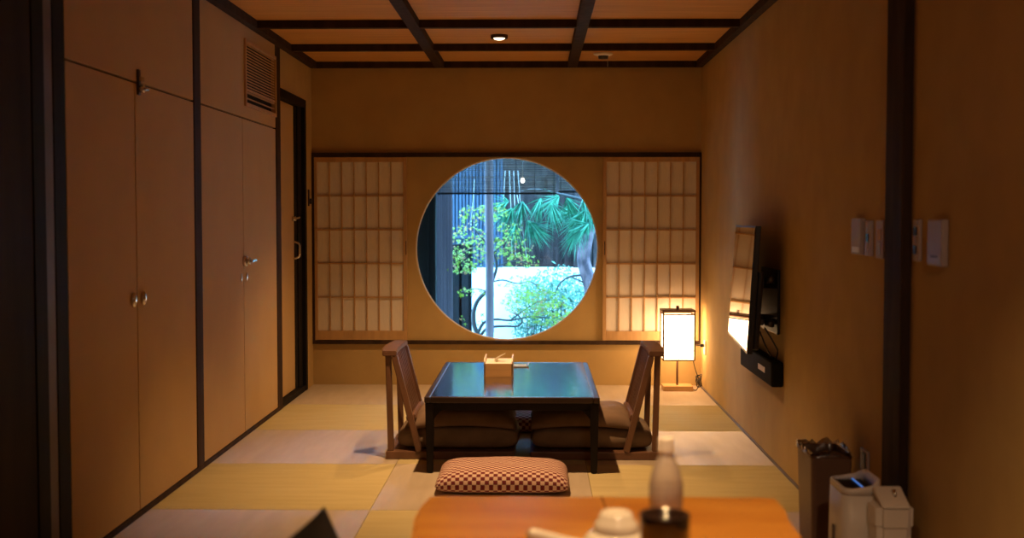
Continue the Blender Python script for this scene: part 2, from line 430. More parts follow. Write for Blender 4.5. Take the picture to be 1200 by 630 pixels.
# ------------------------------------------------------------------ ceiling fixtures
def downlight(x, y, label):
    d = thing('ceiling_downlight', label, 'downlight', (x, y, TC - .02), group='recessed ceiling downlights')
    m = MB(); m.lathe([(.036, .0), (.052, -.003), (.054, .004), (.054, .0195), (.036, .0195)], n=36, closed=True); m.build('trim_ring', M['dark_metal'], d)
    m = MB(); m.lathe([(.0, -.011), (.016, -.010), (.028, -.007), (.035, .0), (.035, .0195), (.0, .0195)], n=30); m.build('lens', M['lens'], d)
downlight(-.231, 7.581, 'small round lit downlight in the middle ceiling board')
downlight(-.231, 5.60, 'round ceiling downlight over the near edge of the black table')
sd = thing('smoke_detector', 'small white ceiling detector with a pull cord near the back wall', 'detector', (.461, 8.43, TC))
m = MB(); m.lathe([(.0, 0), (.068, 0), (.066, -.012), (.045, -.020), (.0, -.020)], n=30); m.build('base', M['white'], sd)
m = MB(); m.lathe([(.0, -.020), (.036, -.020), (.032, -.040), (.0, -.042)], n=24); m.build('sensor', M['dark_metal'], sd)
m = MB(); m.tube([(.03, 0, -.02), (.031, 0, -.095)], .0018, 6); m.build('pull_cord', M['rope'], sd)

# ------------------------------------------------------------------ low lacquer table
TT = .372
tb = thing('low_table', 'low black lacquered table reflecting the round window', 'table', (-.117, 6.51, 0))
m = MB(); m.box(-.395, .395, -.672, .672, TT - .022, TT, .003); m.build('table_top', M['lacquer'], tb)
m = MB()
for a in ((-.424, -.394, -.702, .702), (.394, .424, -.702, .702)): m.box(*a, TT - .028, TT + .001, .005)
for a in ((-.394, .394, -.702, -.671), (-.394, .394, .671, .702)): m.box(*a, TT - .028, TT + .001, .005)
m.build('rim', M['lacq_edge'], tb)
m = MB()
for s in (-1, 1):
    m.box(-.380, .380, s * .672 - .010, s * .672 + .010, TT - .066, TT - .026, .003)
    m.box(s * .396 - .010, s * .396 + .010, -.66, .66, TT - .066, TT - .026, .003)
m.build('apron', M['lacq_leg'], tb)
for sx in (-1, 1):
    for sy in (-1, 1):
        m = MB(); t = bmesh.new(); bmesh.ops.create_cube(t, size=1)
        for v in t.verts:
            top = v.co.z > 0; w = .044 if top else .030
            v.co = Vector((v.co.x * w, v.co.y * w, (TT - .027) if top else 0))
        bmesh.ops.bevel(t, geom=list(t.edges), offset=.004, segments=2, affect='EDGES')
        m.merge(t, 0, Matrix.Translation((sx * .398, sy * .676, 0)))
        m.prism([(0, 0), (sx * -.045, 0), (sx * -.030, -.010), (sx * -.012, -.030), (0, -.05)], 'y', sy * .676 - .010, sy * .676 + .010)
        bm_ = m.b
        for v in bm_.verts:
            pass
        o = m.build('leg', M['lacq_leg'], tb)
        # move the bracket (last 10 verts) up under the apron
        for v in list(o.data.vertices)[-10:]:
            v.co.x += sx * .380; v.co.z += TT - .064

# tissue box on the table
tx = thing('tissue_box', 'square wooden tissue box standing on the low black table', 'tissue box', (-.205, 6.675, TT))
m = MB(); m.box(-.0785, .0785, -.135, -.127, 0, .073, .001); m.box(-.0785, .0785, .127, .135, 0, .073, .001)
m.box(-.0785, .0785, -.127, .127, 0, .006); m.build('case', M['box_wood'], tx)
for s in (-1, 1):
    m = MB(); m.prism([(-.135, .006), (.135, .006), (.135, .094), (.10, .100), (-.10, .100), (-.135, .085)], 'x', s * .0785, s * .0715)
    m.build('side_panel', M['box_rim'], tx)
m = MB(); m.box(-.071, .071, -.126, .126, .055, .072, .003); m.build('tissue_block', M['tissue'], tx)
m = MB(); t = bmesh.new(); g = []
for i in range(7):
    row = []
    for j in range(9):
        u = i / 6; v = j / 8 - .5
        row.append(t.verts.new((-.02 + .055 * u * u + .012 * math.sin(j * 1.3) * (1 - u), v * .10 * (1 - .75 * u), .071 + .043 * u + .003 * math.cos(j * 2.1))))
    g.append(row)
for i in range(6):
    for j in range(8):
        f = t.faces.new((g[i][j], g[i + 1][j], g[i + 1][j + 1], g[i][j + 1])); f.smooth = True
bmesh.ops.solidify(t, geom=list(t.faces), thickness=.002)
m.merge(t); m.build('tissue', M['tissue'], tx)
m = MB(); m.prism([(-.075, .018), (-.06, .002), (.06, .002), (.075, .018), (.071, .018), (.058, .006), (-.058, .006), (-.071, .018)], 'y', -.06, .06)
m.box(-.055, .055, -.05, .05, 0, .003)
o = m.build('serving_dish', M['ceramic']); o.location = (-.115, 7.03, TT)
tag(o, 'small flat white dish behind the tissue box on the low table', 'dish')

# ------------------------------------------------------------------ cushions
def pillow(w, d, h, n=30, p=4, droop=0.0, pinch=.04, wr=.004, seed=1, low=.4, ex=.45):
    rr = random.Random(seed); t = bmesh.new(); uvl = t.loops.layers.uv.new('UVMap')
    ph = [rr.uniform(0, 6) for _ in range(6)]
    def P(i, j, top):
        u = 2 * i / n - 1; v = 2 * j / n - 1
        us = math.sin(u * PI / 2); vs = math.sin(v * PI / 2); u = .5 * u + .5 * us; v = .5 * v + .5 * vs
        g = max(0, (1 - abs(u) ** p) * (1 - abs(v) ** p)) ** ex
        x = w / 2 * u * (1 - pinch * (1 - v * v) * abs(u) ** 3); y = d / 2 * v * (1 - pinch * (1 - u * u) * abs(v) ** 3)
        cr = 1 - .05 * (abs(u * v)) ** 6; x *= cr; y *= cr
        zb = h * low
        z = zb + (h - zb) * g if top else zb - zb * g
        if top: z += g * wr * (math.sin(7 * u + ph[0]) + math.sin(9 * v + ph[1]) + math.sin(6 * u + 8 * v + ph[2]))
        e = max(abs(u), abs(v)); z -= droop * max(0, (abs(u * v)) ** 2)
        return Vector((x, y, z)), (.5 + u * .5, .5 + v * .5)
    def arc(u, L):
        tot = 0; q = 24; pu = 0; pz = 1.0
        for k in range(1, q + 1):
            c = abs(u) * k / q; z = max(0, 1 - c ** p) ** ex; tot += math.hypot((c - pu) * L / 2, (z - pz) * h * (1 - low)); pu, pz = c, z
        return math.copysign(tot, u) / .61
    vt = {}
    for top in (1, 0):
        for i in range(n + 1):
            for j in range(n + 1):
                border = i in (0, n) or j in (0, n)
                if not top and border: vt[(0, i, j)] = vt[(1, i, j)]; continue
                vt[(top, i, j)] = t.verts.new(P(i, j, top)[0])
    for top in (1, 0):
        for i in range(n):
            for j in range(n):
                q = [(i, j), (i + 1, j), (i + 1, j + 1), (i, j + 1)]
                if not top: q.reverse()
                f = t.faces.new([vt[(top, a, b)] for a, b in q]); f.smooth = True
                for lp, (a, b) in zip(f.loops, q):
                    pp = P(a, b, top)
                    # arc-length like mapping so the weave keeps its size over the bulging sides
                    lp[uvl].uv = (.5 + arc(pp[1][0] * 2 - 1, w), .5 + arc(pp[1][1] * 2 - 1, d))
    me = bpy.data.meshes.new('pillow'); t.to_mesh(me); t.free(); return me
def cushion(name, me, m, loc, rz, label, cat, group=None):
    me = me.copy(); me.name = name; me.materials.append(m)
    o = bpy.data.objects.new(name, me); COL.objects.link(o); o.location = loc; o.rotation_euler = (0, 0, rz)
    return tag(o, label, cat, group)
zb = pillow(.615, .46, .108, n=44, p=5, pinch=.02, seed=3, low=.33, ex=.5, wr=.001)
cushion('floor_cushion', zb, M['zabuton'], (-.152, 5.56, 0), 0, 'red and cream checked floor cushion in front of the low table', 'cushion', 'checked floor cushions')
zb2 = pillow(.58, .54, .105, n=44, p=5, pinch=.02, seed=5, low=.33, ex=.5, wr=.001)
cushion('floor_cushion', zb2, M['zabuton'], (-.10, 7.13, 0), 0, 'checked floor cushion in shadow under the far side of the low table', 'cushion', 'checked floor cushions')

# ------------------------------------------------------------------ legless floor chairs
ch = thing('floor_chair', 'brown spindle-backed legless floor chair left of the low table', 'chair', (-.440, 6.412, 0), 0, 'legless chairs at the low table')
m = MB(); m.box(-.33, .33, -.262, .262, 0, .042, .006); m.build('seat_base', M['chair_wood'], ch)
SB, ST = Vector((-.160, 0, .040)), Vector((-.285, 0, .532))
for s in (-1, 1):
    m = MB(); m.bar(SB + Vector((0, s * .245, 0)), ST + Vector((0, s * .245, 0)), .030, .044, .004, up=(0, 1, 0)); 
    m.build('back_stile', M['chair_wood'], ch)
for s in (-1, 1):
    m = MB(); m.bar((-.306, s * .235, .040), (-.318, s * .235, .534), .030, .030, .004); m.build('back_post', M['chair_wood'], ch)
# curved top rail
m = MB(); pl = []
for k in range(15): a = -1 + 2 * k / 14; pl.append((-.272 - .010 * (1 - a * a), a * .268))
for k in range(15): a = 1 - 2 * k / 14; pl.append((-.345 - .022 * (1 - a * a), a * .268))
m.prism(pl, 'z', .531, .558, bev=.004); m.build('top_rail', M['chair_wood'], ch)
bt = SB + (ST - SB) * .345
m = MB(); m.bar(bt + Vector((0, -.232, 0)), bt + Vector((0, .232, 0)), .050, .026, .004, up=(-.24, 0, 1)); m.build('lower_rail', M['chair_wood'], ch)
for k in range(9):
    y = -.196 + .392 * k / 8
    m = MB(); m.bar(bt + Vector((0, y, 0)), ST + Vector((0, y, .0)), .007, .011, .001, up=(0, 1, 0)); m.build('spindle', M['chair_wood'], ch)
RX = .302
dup(ch, (RX, 6.412, 0), PI, 'brown spindle-backed legless floor chair right of the low table')
lowp = pillow(.64, .44, .118, n=30, p=8, seed=11, low=.42, pinch=.01, ex=.42, wr=.003)
upp = pillow(.55, .47, .092, n=30, p=5, seed=14, low=.12, droop=.022, pinch=.05, wr=.004, ex=.5)
for cx, s, w in ((-.440, 1, 'left'), (RX, -1, 'right')):
    rz = 0 if s > 0 else PI
    cushion('seat_cushion', lowp, M['cush_low'], (cx + s * (.035 if s > 0 else .012), 6.412, .042), rz, 'thick brown lower cushion on the base of the %s floor chair' % w, 'cushion', 'thick lower cushions')
    cushion('seat_cushion', upp, M['cush_dark'], (cx + s * .066, 6.410, .160), rz, 'soft dark upper cushion lying on the thick cushion of the %s floor chair' % w, 'cushion', 'soft upper cushions')

# ------------------------------------------------------------------ paper floor lantern, outlet and cord
lx, ly = 1.010, 8.66
la = thing('floor_lantern', 'lit square paper lantern on a thin stem in the back right corner', 'lamp', (lx, ly, 0))
m = MB(); m.box(-.105, .105, -.075, .075, 0, .036, .003); m.build('base', M['brass_wood'], la)
m = MB(); m.box(-.007, .007, -.007, .007, .036, .24, .001); m.build('stem', M['thin_dark'], la)
m = MB()
for sx in (-1, 1):
    for sy in (-1, 1): m.box(sx * .110 - .0055, sx * .110 + .0055, sy * .100 - .0055, sy * .100 + .0055, .222, .572)
for z in (.224, .548):
    for s in (-1, 1):
        m.box(-.108, .108, s * .098 - .003, s * .098 + .003, z - .005, z + .005); m.box(s * .108 - .003, s * .108 + .003, -.098, .098, z - .003, z + .003)
m.box(-.108, .108, -.003, .003, .221, .227)
for s in (-1, 1): m.box(-.104, .104, s * .0960 - .001, s * .0960 + .001, .379, .3825); m.box(-.0015, .0015, s * .0960 - .001, s * .0960 + .001, .228, .545)
m.build('shade_frame', M['thin_dark'], la)
m = MB(); m.box(-.1045, .1045, -.0945, .0945, .228, .540); m.build('paper_shade', M['lamp_paper'], la)
m = MB(); m.box(-.118, .118, -.108, .108, .566, .578, .002); m.box(-.010, .010, -.010, .010, .578, .604, .003); m.build('lid', M['thin_dark'], la)
ou = MB(); ou.box(XR - .009, XR, 8.565, 8.635, .262, .362, .003)
ol = ou.build('wall_outlet', M['white']); tag(ol, 'white wall outlet beside the paper lantern', 'outlet')
MB().box(XR - .0100, XR - .0085, 8.585, 8.615, .28, .345, .001).build('socket_face', M['cap'], ol)
m = MB(); m.box(XR - .040, XR - .0105, 8.588, 8.612, .315, .337, .004)
pts = [(XR - .040, 8.60, .326), (XR - .075, 8.60, .320), (XR - .090, 8.60, .28), (XR - .080, 8.60, .19), (XR - .055, 8.60, .11), (XR - .040, 8.60, .06)]
for k in range(26):
    a = k * 1.15; pts.append((XR - .045 + .020 * math.sin(a * 1.1), 8.60 + .022 * math.cos(a * .7), .060 + .035 * math.sin(a * .83) + .0012 * k))
pts += [(XR - .060, 8.60, .010), (XR - .075, 8.62, .006), (1.118, 8.64, .010)]
m.tube(pts, .0032, 6, res=4)
tag(m.build('power_cord', M['black']), 'dark lantern cord with plug, bundled in the corner by the wall', 'cord')

# ------------------------------------------------------------------ television on the right wall
ft, nt_, nb_ = Vector((1.130, 6.90, 1.195)), Vector((1.050, 5.83, 1.200)), Vector((1.012, 5.83, .580))
wd = (nt_ - ft).normalized(); up = (nt_ - nb_); up = (up - wd * up.dot(wd)).normalized(); nm = wd.cross(up)
if nm.x > 0: nm = -nm
W, HT = 1.073, .62
cen = (ft + nb_) / 2
tv = thing('television', 'black flat television angled on a wall bracket on the right wall', 'television')
mt = Matrix((wd, -nm, up)).transposed().to_4x4(); mt.translation = cen   # local x: towards viewer, y: into the wall, z: up
tv.matrix_world = mt
det = mt.to_3x3().determinant()
m = MB(); m.box(-W / 2, W / 2, .002, .028, -HT / 2, HT / 2, .003); m.build('housing', M['black'], tv)
m = MB(); m.box(-W / 2 + .010, W / 2 - .010, -.0005, .003, -HT / 2 + .016, HT / 2 - .010); m.build('screen', M['screen'], tv)
m = MB(); m.box(-W / 2 + .12, W / 2 - .03, .028, .060, -HT / 2 + .02, HT / 2 - .22, .010); m.build('rear_cover', M['black'], tv)
inv = mt.inverted()
def wpart(mb, name, m_, root, inv_):
    o = mb.build(name, m_, root); o.data.transform(inv_); return o
m = MB(); m.box(XR - .014, XR - .001, 5.98, 6.42, .66, .98, .004)
wpart(m, 'wall_plate', M['black'], tv, inv)
m = MB()
for z in (.90, .72): m.bar((1.12, 6.10, z), (XR - .012, 6.04, z), .030, .026, .003); m.bar((1.12, 6.38, z), (XR - .012, 6.34, z), .030, .026, .003)
m.bar((1.115, 6.0, .91), (1.125, 6.5, .91), .02, .03, .003); m.bar((1.115, 6.0, .72), (1.125, 6.5, .72), .02, .03, .003)
m.tube([(1.13, 5.98, .93), (1.165, 5.96, .94)], .018, 12); m.tube([(1.13, 5.98, .72), (1.165, 5.96, .715)], .016, 12)
wpart(m, 'bracket_arm', M['dark_metal'], tv, inv)
m = MB(); m.tube([(1.12, 5.95, .70), (1.165, 5.93, .62), (1.185, 5.95, .58), (1.18, 6.0, .52)], .004, 6, res=5); m.tube([(1.10, 5.97, .68), (1.13, 5.95, .60), (1.17, 6.0, .54)], .004, 6, res=5)
wpart(m, 'cable', M['black'], tv, inv)
sb = thing('wall_speaker', 'black box with a painted pale highlight mounted on the wall below the television', 'media box', (1.17, 6.33, .475))
m = MB(); m.box(-.028, .032, -.45, .45, -.062, .062, .014, 3); m.build('case', M['matte_black'], sb)
m = MB(); m.box(-.0295, -.0275, -.28, -.10, -.012, .016, .0005); m.build('pale_highlight', M['cap'], sb)  # reflected light on the case, put in as a pale strip

# ------------------------------------------------------------------ switches, outlets on the right wall
def plate(name, y0, y1, z0, z1, d, label, cat):
    r = thing(name, label, cat, (XR, (y0 + y1) / 2, (z0 + z1) / 2)); hy, hz = (y1 - y0) / 2, (z1 - z0) / 2
    MB().box(-d, 0, -hy, hy, -hz, hz, min(.004, d * .4)).build('plate', M['plate'], r)
    return r, hy, hz
r, hy, hz = plate('control_switch', 4.445, 4.578, 1.105, 1.237, .020, 'white box control farthest left of the wall switches by the dark post', 'wall control')
MB().box(-.0215, -.0195, -hy + .02, hy - .02, -hz + .008, -hz + .028, .0005).build('button', M['white'], r)
r, hy, hz = plate('light_switch', 4.343, 4.425, 1.104, 1.230, .011, 'slim switch plate between the white control and the last switch', 'switch')
MB().box(-.014, -.0105, -.016, .016, -.012, .016, .001).build('rocker', M['black'], r)
MB().box(-.014, -.0105, -.016, .016, -.055, -.018, .001).build('rocker', M['plate'], r)
r, hy, hz = plate('light_switch', 4.185, 4.275, 1.100, 1.232, .012, 'switch plate with a tan window partly hidden by the dark wall post', 'switch')
MB().box(-.016, -.0115, -.02, .02, -.003, .036, .001).build('indicator_window', M['box_wood'], r)
MB().box(-.016, -.0115, -.02, .02, -.055, -.010, .001).build('rocker', M['plate'], r)
r, hy, hz = plate('light_switch', 3.800, 3.866, 1.105, 1.237, .011, 'thin switch plate right of the dark post, beside the intercom', 'switch')
for z in (.028, -.030): MB().box(-.015, -.0105, -.014, .014, z - .013, z + .013, .001).build('rocker', M['black'], r)
r, hy, hz = plate('intercom', 3.560, 3.690, 1.100, 1.237, .020, 'white rectangular intercom at the right, on the wall past the post', 'intercom')
MB().box(-.0215, -.0195, -.03, .03, -hz + .024, -hz + .030, .0005).build('speaker_slot', M['dark_metal'], r)
r, hy, hz = plate('wall_outlet', 4.355, 4.455, .318, .398, .010, 'low outlet plate on the right wall behind the bin', 'outlet')
MB().box(-.0125, -.0095, -.03, .03, -.028, .028, .001).build('socket', M['black'], r)

# ------------------------------------------------------------------ bin and appliances by the right wall
def tap(mb, x0, x1, y0, y1, z0, z1, k, bev=.01, seg=3, mi=0):
    t = bmesh.new(); bmesh.ops.create_cube(t, size=1); cx, cy = (x0 + x1) / 2, (y0 + y1) / 2
    for v in t.verts:
        s = 1 if v.co.z > 0 else k
        v.co = Vector((cx + v.co.x * (x1 - x0) * s, cy + v.co.y * (y1 - y0) * s, z1 if v.co.z > 0 else z0))
    if bev: bmesh.ops.bevel(t, geom=[e for e in t.edges if abs(e.verts[0].co.z - e.verts[1].co.z) > .01], offset=bev, segments=seg, affect='EDGES')
    mb.merge(t, mi)
bn = thing('waste_bin', 'brown rectangular waste bin lined with a clear bag by the right wall', 'bin', (1.070, 4.49, 0))
m = MB(); hx, hy = .075, .122; t = bmesh.new()
def ring(z, k, ins):
    a, b = hx * k - ins, hy * k - ins; rr = .014; o = []
    for cxs, cys, a0 in ((1, 1, 0), (-1, 1, 90), (-1, -1, 180), (1, -1, 270)):
        for q in range(4):
            an = math.radians(a0 + q * 30); o.append(t.verts.new((cxs * (a - rr) + rr * math.cos(an), cys * (b - rr) + rr * math.sin(an), z)))
    return o
rs = [ring(0, .88, 0), ring(.38, 1, 0), ring(.38, 1, .004), ring(.008, .88, .004)]
for a, b in zip(rs, rs[1:]):
    for k in range(16): t.faces.new((a[k], a[(k + 1) % 16], b[(k + 1) % 16], b[k]))
t.faces.new(rs[0]); t.faces.new(rs[-1]); m.merge(t); m.build('shell', M['bin'], bn)
m = MB(); t = bmesh.new(); rr_ = random.Random(4); n = 40; rings = []
for lv, (z, ex) in enumerate(((.20, -.014), (.345, -.006), (.386, -.001), (.392, .004), (.372, .006))):
    rg = []
    for k in range(n):
        a = 2 * PI * k / n; c, s = math.cos(a), math.sin(a); q = max(abs(c) / (hx + ex), abs(s) / (hy + ex))
        jz = rr_.uniform(-.012, .014) if lv in (1, 2, 3) else 0
        ji = rr_.uniform(-.010, .0) if lv in (1, 2) else 0
        rg.append(t.verts.new((c / q * (1 + ji * 4), s / q * (1 + ji * 4), z + jz)))
    rings.append(rg)
for a, b in zip(rings, rings[1:]):
    for k in range(n): f = t.faces.new((a[k], a[(k + 1) % n], b[(k + 1) % n], b[k])); f.smooth = True
m.merge(t); m.build('bag_liner', M['bag'], bn)

ap = thing('air_purifier', 'slim white air purifier with a dark top grille and blue light', 'air purifier', (1.040, 3.945, 0))
def rrect(t, hx_, hy_, rr, zf):
    o = []
    for cxs, cys, a0 in ((1, 1, 0), (-1, 1, 90), (-1, -1, 180), (1, -1, 270)):
        for q in range(6):
            an = math.radians(a0 + q * 18); x = cxs * (hx_ - rr) + rr * math.cos(an); y = cys * (hy_ - rr) + rr * math.sin(an)
            o.append(t.verts.new((x, y, zf(x))))
    return o
m = MB(); t = bmesh.new()
HS = [rrect(t, .062 + (.36 - z) * .017, .105 + (.36 - z) * .017, .036, lambda x, z=z: z) for z in (0, .12, .24, .3575)]
for q, w_ in zip(HS, HS[1:]):
    for k in range(24): f = t.faces.new((q[k], q[(k + 1) % 24], w_[(k + 1) % 24], w_[k])); f.smooth = True
t.faces.new(HS[0]); t.faces.new(HS[-1])
m.merge(t); m.build('housing', M['white'], ap)
m = MB(); t = bmesh.new()
ztop = lambda x: .380 + max(0, x - .012) / .05 * .030
L4 = [rrect(t, .062, .105, .034, lambda x: .358), rrect(t, .061, .104, .033, lambda x: ztop(x) - .003), rrect(t, .058, .101, .031, ztop), rrect(t, .052, .095, .026, ztop), rrect(t, .052, .095, .026, lambda x: .358)]
for q, w_ in zip(L4, L4[1:] + L4[:1]):
    for k in range(24): f = t.faces.new((q[k], q[(k + 1) % 24], w_[(k + 1) % 24], w_[k])); f.smooth = True
m.merge(t); m.build('top_rim', M['white'], ap)
m = MB(); m.box(-.050, .050, -.080, .080, .3605, .366); m.box(-.030, .030, -.094, .094, .3605, .366); m.build('grille_bed', M['black'], ap)
m = MB()
for k in range(9): m.box(-.040 + .0095 * k, -.0375 + .0095 * k, -.082, .082, .366, .374)
m.build('grille', M['black'], ap)
m = MB(); m.box(.008, .012, -.082, .070, .3745, .3785); m.box(.012, .034, -.084, -.078, .3745, .3785); m.build('indicator_light', M['blue_glow'], ap)
m = MB(); m.box(-.0690, -.0660, -.012, .012, .14, .24, .001); m.build('side_slot', M['grey_strip'], ap)

hm = thing('lidded_pail', 'small white lidded pail standing right of the air purifier', 'pail', (1.104, 3.765, 0))
m = MB(); tap(m, -.058, .058, -.064, .064, .292, .348, .99, .020, 4); tap(m, -.053, .053, -.059, .059, 0, .290, .94, .018, 4)
m.build('body', M['white'], hm)
m = MB(); m.prism([(-.060, .349), (-.050, .352), (.055, .374), (.062, .392), (.04, .398), (-.04, .366), (-.060, .356)], 'x', -.040, .044, bev=.003)
m.build('lid', M['white'], hm)
m = MB(); m.tube([(.012, -.012, .374), (.012, .004, .392), (.012, .016, .388)], .006, 8); m.build('latch_button', M['metal'], hm)

# ------------------------------------------------------------------ foreground wooden table and what stands on it
TZ = .62; Y1 = 2.70; Y0 = 1.30; X0, X1 = -.252, .545
wt = thing('wooden_table', 'thick orange-brown wooden slab table in the foreground', 'table', ((X0 + X1) / 2, (Y0 + Y1) / 2, 0))
hx, hy = (X1 - X0) / 2, (Y1 - Y0) / 2
m = MB(); pl = []; rw = random.Random(2)
def wob(i): return .004 * math.sin(i * 1.7) + .003 * math.sin(i * .61 + 1)
for k in range(17): pl.append((-hx + wob(k), -hy + 2 * hy * k / 16))
pl[-1] = (-hx + .008, hy - .008)
for k in range(1, 16): pl.append((-hx + 2 * hx * k / 16, hy + wob(k + 30) * .7))
pl.append((hx - .006, hy - .010))
for k in range(1, 17): pl.append((hx + wob(k + 60) - .028 * min(1, k / 4), hy - 2 * hy * k / 16))
m.prism(pl, 'z', TZ - .055, TZ, bev=.008); m.build('table_top', M['table_wood'], wt)
m = MB()
cr = [(.000, hy - .004), (.004, hy - .12), (.022, hy - .24), (.036, hy - .40)]
for (a, b), (c, d) in zip(cr, cr[1:]): m.bar((a, b, TZ - .0002), (c, d, TZ - .0002), .004, .0012, 0)
m.build('split_line', M['crack'], wt)
for sx in (-1, 1):
    for sy in (-1, 1):
        m = MB(); m.box(sx * (hx - .08) - .035, sx * (hx - .08) + .035, sy * (hy - .07) - .035, sy * (hy - .07) + .035, 0, TZ - .055, .006); m.build('leg', M['table_wood'], wt)

def pet(x, y, rz, label):
    b = thing('plastic_bottle', label, 'bottle', (x, y, TZ), rz, 'clear plastic bottles')
    m = MB()
    pf = [(0, .004), (.020, 0), (.029, .004), (.031, .012), (.031, .060), (.0295, .064), (.031, .068), (.031, .080), (.0295, .084), (.031, .088), (.031, .128), (.029, .142), (.024, .160), (.016, .178), (.0135, .186), (.0135, .196)]
    m.lathe(pf, n=36); m.build('body', M['bottle'], b)
    m = MB(); m.lathe([(.0313, .085), (.0316, .086), (.0316, .128), (.0313, .129)], n=36, closed=True); m.build('label_band', M['water'], b)
    m = MB()
    m.lathe([(0, .188), (.0150, .188), (.0152, .192), (.0146, .194), (.0146, .213), (.0136, .216), (0, .216)], n=28); m.build('cap', M['cap'], b)
    return b
p1 = pet(.243, 2.25, 0, 'front clear plastic bottle with pale cap behind the dark canister')
dup(p1, (.272, 2.365, 0), .7, 'rear clear plastic bottle half hidden behind the front one')
cn = thing('tea_canister', 'glossy dark round canister in front of the plastic bottles', 'canister', (.209, 1.955, TZ))
m = MB(); m.lathe([(0, 0), (.038, 0), (.040, .004), (.040, .118), (.0395, .120)], n=40, closed=False); m.build('body', M['canister'], cn)
m = MB(); m.lathe([(.0, .132), (.030, .132), (.034, .136), (.0385, .146), (.0408, .146), (.0412, .142), (.0412, .108), (.0403, .107)], n=40, closed=True); m.build('lid', M['canister'], cn)
tp = thing('teapot', 'white side-handled teapot with lid left of the dark canister', 'teapot', (.140, 2.10, TZ))
m = MB(); m.lathe([(0, 0), (.040, 0), (.046, .004), (.058, .022), (.062, .044), (.059, .062), (.050, .074), (.040, .078), (0, .078)], n=44); m.build('body', M['ceramic'], tp)
m = MB(); m.lathe([(0, .0775), (.039, .0775), (.040, .084), (.036, .096), (.031, .100), (.029, .109), (.025, .113), (.020, .111), (0, .109)], n=40); m.build('lid', M['ceramic'], tp)
m = MB(); m.tube([(-.050, -.005, .050), (-.085, -.014, .060), (-.118, -.022, .070), (-.146, -.028, .078), (-.154, -.030, .080)], [.0125, .0115, .0120, .0125, .008], 16, res=4); m.build('handle', M['ceramic'], tp)
m = MB(); m.tube([(.02, -.052, .055), (.026, -.078, .068), (.030, -.094, .084)], [.014, .010, .008], 14, res=4); m.build('spout', M['ceramic'], tp)

# dark chair beside the wooden table
dc = thing('dining_chair', 'dark chair whose pointed back corner rises beside the wooden table', 'chair', (-.30, 2.15, 0))
m = MB(); t = bmesh.new(); G = []
nz, ny = 10, 14
for i in range(nz + 1):
    u = i / nz; row = []
    for j in range(ny + 1):
        v = j / ny
        y = -.24 + .475 * v; z0 = .40; ztop = .655 + .016 * v
        z = z0 + (ztop - z0) * u
        x = -.122 - .075 * (1 - v) ** 1.3 + .12 * (1 - u) + .075 * (1 - v) ** 1.3 * (1 - u)
        row.append(t.verts.new((x, y, z)))
    G.append(row)
for i in range(nz):
    for j in range(ny):
        f = t.faces.new((G[i][j], G[i + 1][j], G[i + 1][j + 1], G[i][j + 1])); f.smooth = True
bmesh.ops.solidify(t, geom=list(t.faces), thickness=.018)
m.merge(t); m.build('backrest', M['black'], dc)
m = MB(); m.box(-.05, .34, -.22, .22, .375, .405, .012, 3); m.build('seat', M['black'], dc)
for sx, sy in ((-.03, -.2), (-.03, .2), (.31, -.2), (.31, .2)):
    m = MB(); m.tube([(sx * 1.0, sy * 1.0, 0), (sx, sy * .93, .376)], [.012, .016], 10); m.build('leg', M['black'], dc)

# ------------------------------------------------------------------ garden
gg = MB(); gg.box(-3.2, 3.2, YB + .07, 13.2, -.45, -.30)
struct(gg.build('garden_ground', M['soil']))
FY = 12.0
fe = thing('garden_fence', 'tall weathered board fence at the back of the garden', 'fence', (.7, FY, -.3))
m = MB(); x = -.335; rf = random.Random(9)
while x < 2.3:
    w = rf.uniform(.085, .125); m.box(x + .007, x + w - .007, rf.uniform(-.004, .004), .022, .731, 3.05, .002); x += w
m.build('boards', M['fence'], fe)
MB().box(-.335, 2.3, .0225, .0238, .731, 3.03).build('gap_shade', M['gap'], fe)  # black sheet added to put shade into the gaps between boards
for z in (1.2, 2.6): m = MB(); m.box(-.33, 2.3, .024, .06, z, z + .08); m.build('rail', M['fence'], fe)
struct(B('garden_wall', M['white_wall'], -.66, 3.1, FY - .02, FY + .10, -.30, .73))
struct(B('garden_wall', M['fence'], -3.2, 3.2, 13.0, 13.1, -.3, 2.2))
struct(B('garden_wall', M['fence'], 3.1, 3.2, YB + .1, 13.0, -.3, 2.0))
sl = MB()
for k in range(30): sl.box(-1.34 + .034 * k, -1.34 + .034 * k + .022, 12.0, 12.03, .731 if k > 19 else -.3, 2.9, .003)
sl.box(-1.36, -.66, 12.035, 12.055, -.3, 2.9); sl.box(-.66, -.36, 12.035, 12.055, .731, 2.9); sl.box(-1.36, -.345, 11.985, 11.999, 1.02, 1.05)
tag(sl.build('slatted_screen', M['corr']), 'tall screen of narrow bluish vertical slats left of the board fence', 'screen')
db = MB()
for k in range(3): db.box(-.86 + .085 * k, -.80 + .085 * k, 11.2, 11.24, -.3, .98 - .0 * k, .004)
db.box(-.90, -.60, 11.25, 11.28, -.3, .98)
tag(db.build('board_screen', M['black_wood']), 'low screen of dark upright boards in front of the slatted screen', 'screen')
gp = MB()
for k in range(9): gp.box(-.835 + .0165 * k, -.835 + .0165 * k + .0135, 9.90, 9.92, -.3, 2.5, .001)
gp.box(-.84, -.685, 9.921, 9.935, -.3, 2.5)
tag(gp.build('reeded_panel', M['grey_board']), 'pale grey reeded panel just outside the left edge of the window', 'panel')
dp = MB(); dp.box(-1.75, -.775, 9.30, 9.42, -.3, 2.5, .004); dp.box(-.835, -.825, 9.294, 9.301, -.3, 2.5)
tag(dp.build('shutter_post', M['black_wood']), 'broad black shutter post at the left edge of the round window', 'post')

